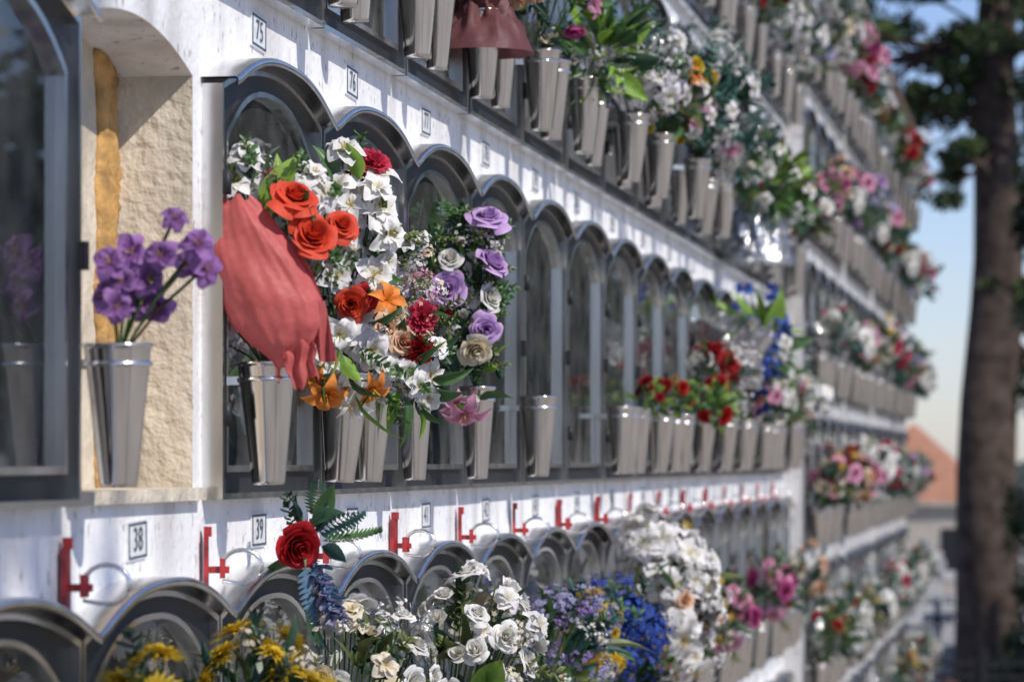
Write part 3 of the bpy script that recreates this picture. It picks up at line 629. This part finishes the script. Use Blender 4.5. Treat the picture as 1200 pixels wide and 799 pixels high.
for i in range(60): 
    y=Y0+P*NC/60*i+.05
    G=[[(x,y+.1*math.cos(a),z+.05*math.sin(a)) for a in np.linspace(0,math.pi,6)] for x,z in ((X2+.14,4.32),(-.9,4.6))]
    w.grid(G,2)
TILE=simple('clay_tile',(.34,.24,.19),.85,0,8,.35,.3)
addobj('niche_wall',w.mesh('niche_wall_far',[PLASTER2,SLAB,TILE]))
# ---------------------------------------------------------------- ground
g=PB(); ys=[-400,-20,16,30,45,100,300,3000]; zz=[-.25,-.25,-.25,-1.3,-1.9,-4,-5,-6]; xs=[-2500,-40,-2,8,60,2500]
g.grid([[(x,y,z) for x in xs] for y,z in zip(ys,zz)],0,False)
GR=simple('gravel_ground',(.30,.28,.25),.95,0,3,.3,.8,bscale=60)
addobj('ground',g.mesh('ground',[GR]))
def campos(px,Z,z):   # bearing -> world position at range Z
    Xc=(px-600)/4000*Z; return np.array([D+Xc*math.cos(TH)-Z*math.sin(TH),Xc*math.sin(TH)+Z*math.cos(TH),z])
# ---------------------------------------------------------------- trees
def tube(mb,pts,rad,seg,col,m=5):
    V=[];F=[]
    for i,p in enumerate(pts):
        p=np.array(p,float); t=unit(np.array(pts[min(i+1,len(pts)-1)],float)-np.array(pts[max(i-1,0)],float))
        a=unit(np.cross(t,(.1,1,.05) if abs(t[2])>.5 else (0,0,1))); b=np.cross(t,a)
        for k in range(seg):
            q=2*math.pi*k/seg; V.append(p+rad[i]*(1+.08*math.sin(3*q+i))*(a*math.cos(q)+b*math.sin(q)))
    for i in range(len(pts)-1):
        for k in range(seg): F.append((i*seg+k,i*seg+(k+1)%seg,(i+1)*seg+(k+1)%seg,(i+1)*seg+k))
    mb.add(V,F,col,m)
def cloud(mb,r,c,rad,n,size,c0,c1,asp=.35):
    d=r.normal(size=(n,3)); d/=np.linalg.norm(d,axis=1)[:,None]; pos=np.array(c)+d*np.array(rad)*(r.uniform(0,1,(n,1))**.45)
    a=r.normal(size=(n,3)); a/=np.linalg.norm(a,axis=1)[:,None]; b=np.cross(a,r.normal(size=(n,3))); b/=np.linalg.norm(b,axis=1)[:,None]
    s=size*r.uniform(.6,1.4,(n,1)); A=a*s; B=b*s*asp
    V=np.stack([pos-A,pos-B,pos+A,pos+B],1).reshape(-1,3); F=np.arange(4*n).reshape(n,4)
    k=r.uniform(0,1,(n,1)); C=np.repeat(c0+(c1-c0)*k,4,0); mb.add(V,F,C,1)
def tree(name,base,h,tr,limbs,seed,dens=500,size=.07,lean=(0,0),c0=lin('#26381e'),c1=lin('#667a44'),bark=lin('#4c423c')):
    mb=MB(); r=np.random.default_rng(seed); n=14
    pts=[(lean[0]*(i/n)+.06*math.sin(i*1.1),lean[1]*(i/n)+.05*math.cos(i*.9),h*i/n) for i in range(n+1)]
    tube(mb,pts,[tr*(1.25 if i==0 else 1)*(1-.6*i/n) for i in range(n+1)],12,bark)
    for (zf,dx,dy,dz,rr) in limbs:
        p=np.array(pts[int(zf*n)]); q=p+np.array([dx,dy,dz]); m=(p+q)/2+np.array([0,0,-.1])+r.normal(size=3)*.1
        tube(mb,[p,m,q],[tr*.2,tr*.12,tr*.05],7,bark)
        for j in range(5):
            c=p+(q-p)*r.uniform(.4,1.2)+r.normal(size=3)*rr*.5
            tube(mb,[m,(m+c)/2+r.normal(size=3)*.05,c],[tr*.06,tr*.04,.01],5,bark)
            k=r.uniform(.5,1.1); cloud(mb,r,c,(rr*.42,rr*.42,rr*.26),dens,size,c0*k,c1*k)
    return mb.obj(name,tuple(base))
b0=campos(1152,38,-1.65)
r=np.random.default_rng(50); L=[]
for i in range(18):
    a=r.uniform(0,6.28); zf=r.uniform(.66,.98); ln=r.uniform(.7,2.0); L.append((zf,ln*math.cos(a),ln*math.sin(a),r.uniform(-.6,.5),.7))
L+=[(.68,-.9,-.3,.1,.5),(.72,-1.2,0,.1,.6),(.8,-1.3,.2,0,.7),(.62,.5,0,-.4,.5),(.56,.5,.1,-.5,.5),(.5,.6,.1,-.6,.5),(.64,-.4,-.5,.3,.5),(.44,.6,.2,-.5,.5)]
tree('pine_tree',b0,11,.40,L,51,190,.065,lean=(.25,0))
b0=campos(1232,34,-1.5)
mb=MB(); r=np.random.default_rng(60); tube(mb,[(0,0,0),(0.02,0,4),(0,0,9)],[.12,.09,.03],8,lin('#4a4038'))
for i in range(70):
    z=r.uniform(.4,9); R_=.55*(1-z/11)*r.uniform(.5,1.1); a=r.uniform(0,6.28); k=r.uniform(.4,1)
    cloud(mb,r,(R_*math.cos(a),R_*math.sin(a),z),(.16,.16,.28),200,.05,lin('#1c2e14')*k,lin('#4c6234')*k)
mb.obj('cypress_tree',tuple(b0))
mb=MB(); r=np.random.default_rng(61)  # unseen trees beside the aisle, added to darken reflections in the door glass
for i in range(18):
    x=r.uniform(6,16); y=r.uniform(18,75); h=r.uniform(4.5,8.5); tube(mb,[(x,y,-1),(x,y,h*.5),(x,y,h)],[.2,.15,.05],7,lin('#4a4038'))
    for j in range(9): 
        k=r.uniform(.5,1.1); cloud(mb,r,(x+r.normal()*1.1,y+r.normal()*1.1,h*r.uniform(.3,1)),(1.0,1.0,.9),120,.24,lin('#20331a')*k,lin('#55683e')*k,.5)
mb.obj('reflection_tree_belt')
mb=MB()
for i in range(60):
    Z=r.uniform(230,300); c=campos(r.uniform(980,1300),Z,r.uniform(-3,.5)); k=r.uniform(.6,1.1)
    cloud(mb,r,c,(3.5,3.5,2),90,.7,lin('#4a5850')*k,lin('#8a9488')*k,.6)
mb.obj('distant_trees')
mb=MB(); Ls=np.array([.60,-.40,.69]); Ls/=np.linalg.norm(Ls)
base=np.array([7.4,.2,-.25]); tube(mb,[base,base+(0,.1,3),base+(-.3,.3,6),base+(-.6,.5,8.5)],[.2,.16,.12,.05],9,lin('#4a4038'))
for i in range(18):
    tgt=np.array([0,r.uniform(3.6,5.0),r.uniform(2.1,3.3)]) if i<9 else np.array([0,r.uniform(3.4,5.0),r.uniform(.9,1.5)])
    c=tgt+Ls*r.uniform(8,10); p0=base+(-.3,.3,r.uniform(4.5,6.5)); m=(p0+c)/2+r.normal(size=3)*.15
    tube(mb,[p0,m,c],[.05,.035,.012],6,lin('#4a4038')); cloud(mb,r,c,(.32,.32,.25),34,.07,lin('#1a2a14'),lin('#4a5c2c'))
mb.obj('shade_tree')
# ---------------------------------------------------------------- house with clay roof
hb=PB(); c=campos(1072,100,-4)
wx,wl=2.4,4.; zr,ze=6.65,4.45
hb.box(-wx+.25,wx-.25,-wl+.25,wl-.25,0,ze-.13,0)
hb.face([(-wx,-wl,ze),(wx,-wl,ze),(0,-wl+2,zr)],1); hb.face([(wx,-wl,ze),(wx,wl,ze),(0,wl-2,zr),(0,-wl+2,zr)],1)
hb.face([(wx,wl,ze),(-wx,wl,ze),(0,wl-2,zr)],1); hb.face([(-wx,wl,ze),(-wx,-wl,ze),(0,-wl+2,zr),(0,wl-2,zr)],1)
hb.box(-wx,wx,-wl,wl,ze-.12,ze-.004,0)
for x in (-1.2,.9): hb.box(x,x+.7,-wl+.2,-wl+.24,2.4,3.7,2); hb.box(x-.06,x+.76,-wl+.18,-wl+.25,2.3,2.38,0)
hb.box(-.9,-.5,0,.4,zr-.6,zr+.5,0)
HW=simple('house_render',(.42,.38,.32),.9,0,2,.15)
ho=bpy.data.objects.new('tiled_roof_house',None); scene.collection.objects.link(ho); ho.location=tuple(c)
ORT=simple('orange_tile',(.38,.18,.11),.85,0,3,.3,.5,stretch=(1,8,1))
addobj('house_body',hb.mesh('house_body',[HW,ORT,DARK]),parent=ho)
# ---------------------------------------------------------------- gravestones
GS=simple('tomb_marble',(.40,.40,.40),.6,0,6,.3)
gb=PB(); gb.box(-.35,.35,-.9,.9,0,.35,0); gb.box(-.30,.30,.55,.8,.35,1.35,0); gb.box(-.36,.36,.5,.85,1.35,1.43,0)
gb.box(-.05,.05,.62,.72,1.43,2.1,0); gb.box(-.22,.22,.62,.7205,1.75,1.86,0); gb.box(-.25,.25,-.7,.4,.35,.40,0)
GM=gb.mesh('gravestone',[GS])
for px,Z,s in ((1085,42,1),(1108,46,1.1),(1100,38,.8),(1075,50,1.2),(1196,44,1),(1122,52,1.1)):
    q=campos(px,Z,0); q[2]=np.interp(q[1],ys,zz); addobj('gravestone',GM,tuple(q),(0,0,rng.uniform(-.2,.2)),(s,s,s))
    addobj('flower_bouquet',GEN[int(rng.integers(10))],(q[0],q[1]-.3*s,q[2]+.45*s),sc=(2,2,2))
# ---------------------------------------------------------------- iron railing
rb=PB(); 
for z in (.12,1.0,1.12): rb.box(-1.2,6,-.012,.012,z-.02,z+.02,0)
for i in range(60): rb.tube([(-1.15+.12*i,0,0),(-1.15+.12*i,0,1.2)],.009,6,0)
for i in range(5): rb.box(-1.2+1.7*i,-1.13+1.7*i,-.035,.035,-.1,1.25,0)
addobj('iron_railing',rb.mesh('iron_railing',[DARK]),(.2,30.8,-1.33))
# ---------------------------------------------------------------- light, sky, camera
el=math.asin(Ls[2]); az=math.atan2(Ls[0],Ls[1])
wd=bpy.data.worlds.new('World'); scene.world=wd; wd.use_nodes=True; nt=wd.node_tree
bg=nt.nodes['Background']; sk=nt.nodes.new('ShaderNodeTexSky'); sk.sky_type='NISHITA'; sk.sun_disc=False
sk.sun_elevation=el; sk.sun_rotation=az; sk.dust_density=.3; sk.air_density=1.0; sk.ozone_density=2.5
tn=nt.nodes.new('ShaderNodeMixRGB'); tn.blend_type='MULTIPLY'; tn.inputs[0].default_value=1; tn.inputs[2].default_value=(.86,.88,1.12,1)
nt.links.new(sk.outputs[0],tn.inputs[1]); nt.links.new(tn.outputs[0],bg.inputs[0]); bg.inputs[1].default_value=.125
sl=bpy.data.lights.new('sun','SUN'); sl.energy=4.3; sl.angle=math.radians(.5); sl.color=(1,.94,.85)
so=bpy.data.objects.new('sun',sl); scene.collection.objects.link(so)
from mathutils import Vector
so.rotation_euler=Vector(tuple(-Ls)).to_track_quat('-Z','Y').to_euler(); so.location=(8,-6,12)
cd=bpy.data.cameras.new('camera'); co=bpy.data.objects.new('camera',cd); scene.collection.objects.link(co)
co.location=(D,0,1.6); co.rotation_euler=(math.pi/2,0,TH); cd.lens=120; cd.sensor_width=36; cd.shift_y=140/1200; cd.clip_end=6000; cd.clip_start=.1
cd.dof.use_dof=True; cd.dof.focus_distance=6.5; cd.dof.aperture_fstop=5.6
scene.camera=co
scene.view_settings.view_transform='Standard'; scene.view_settings.look='None'; scene.view_settings.exposure=0
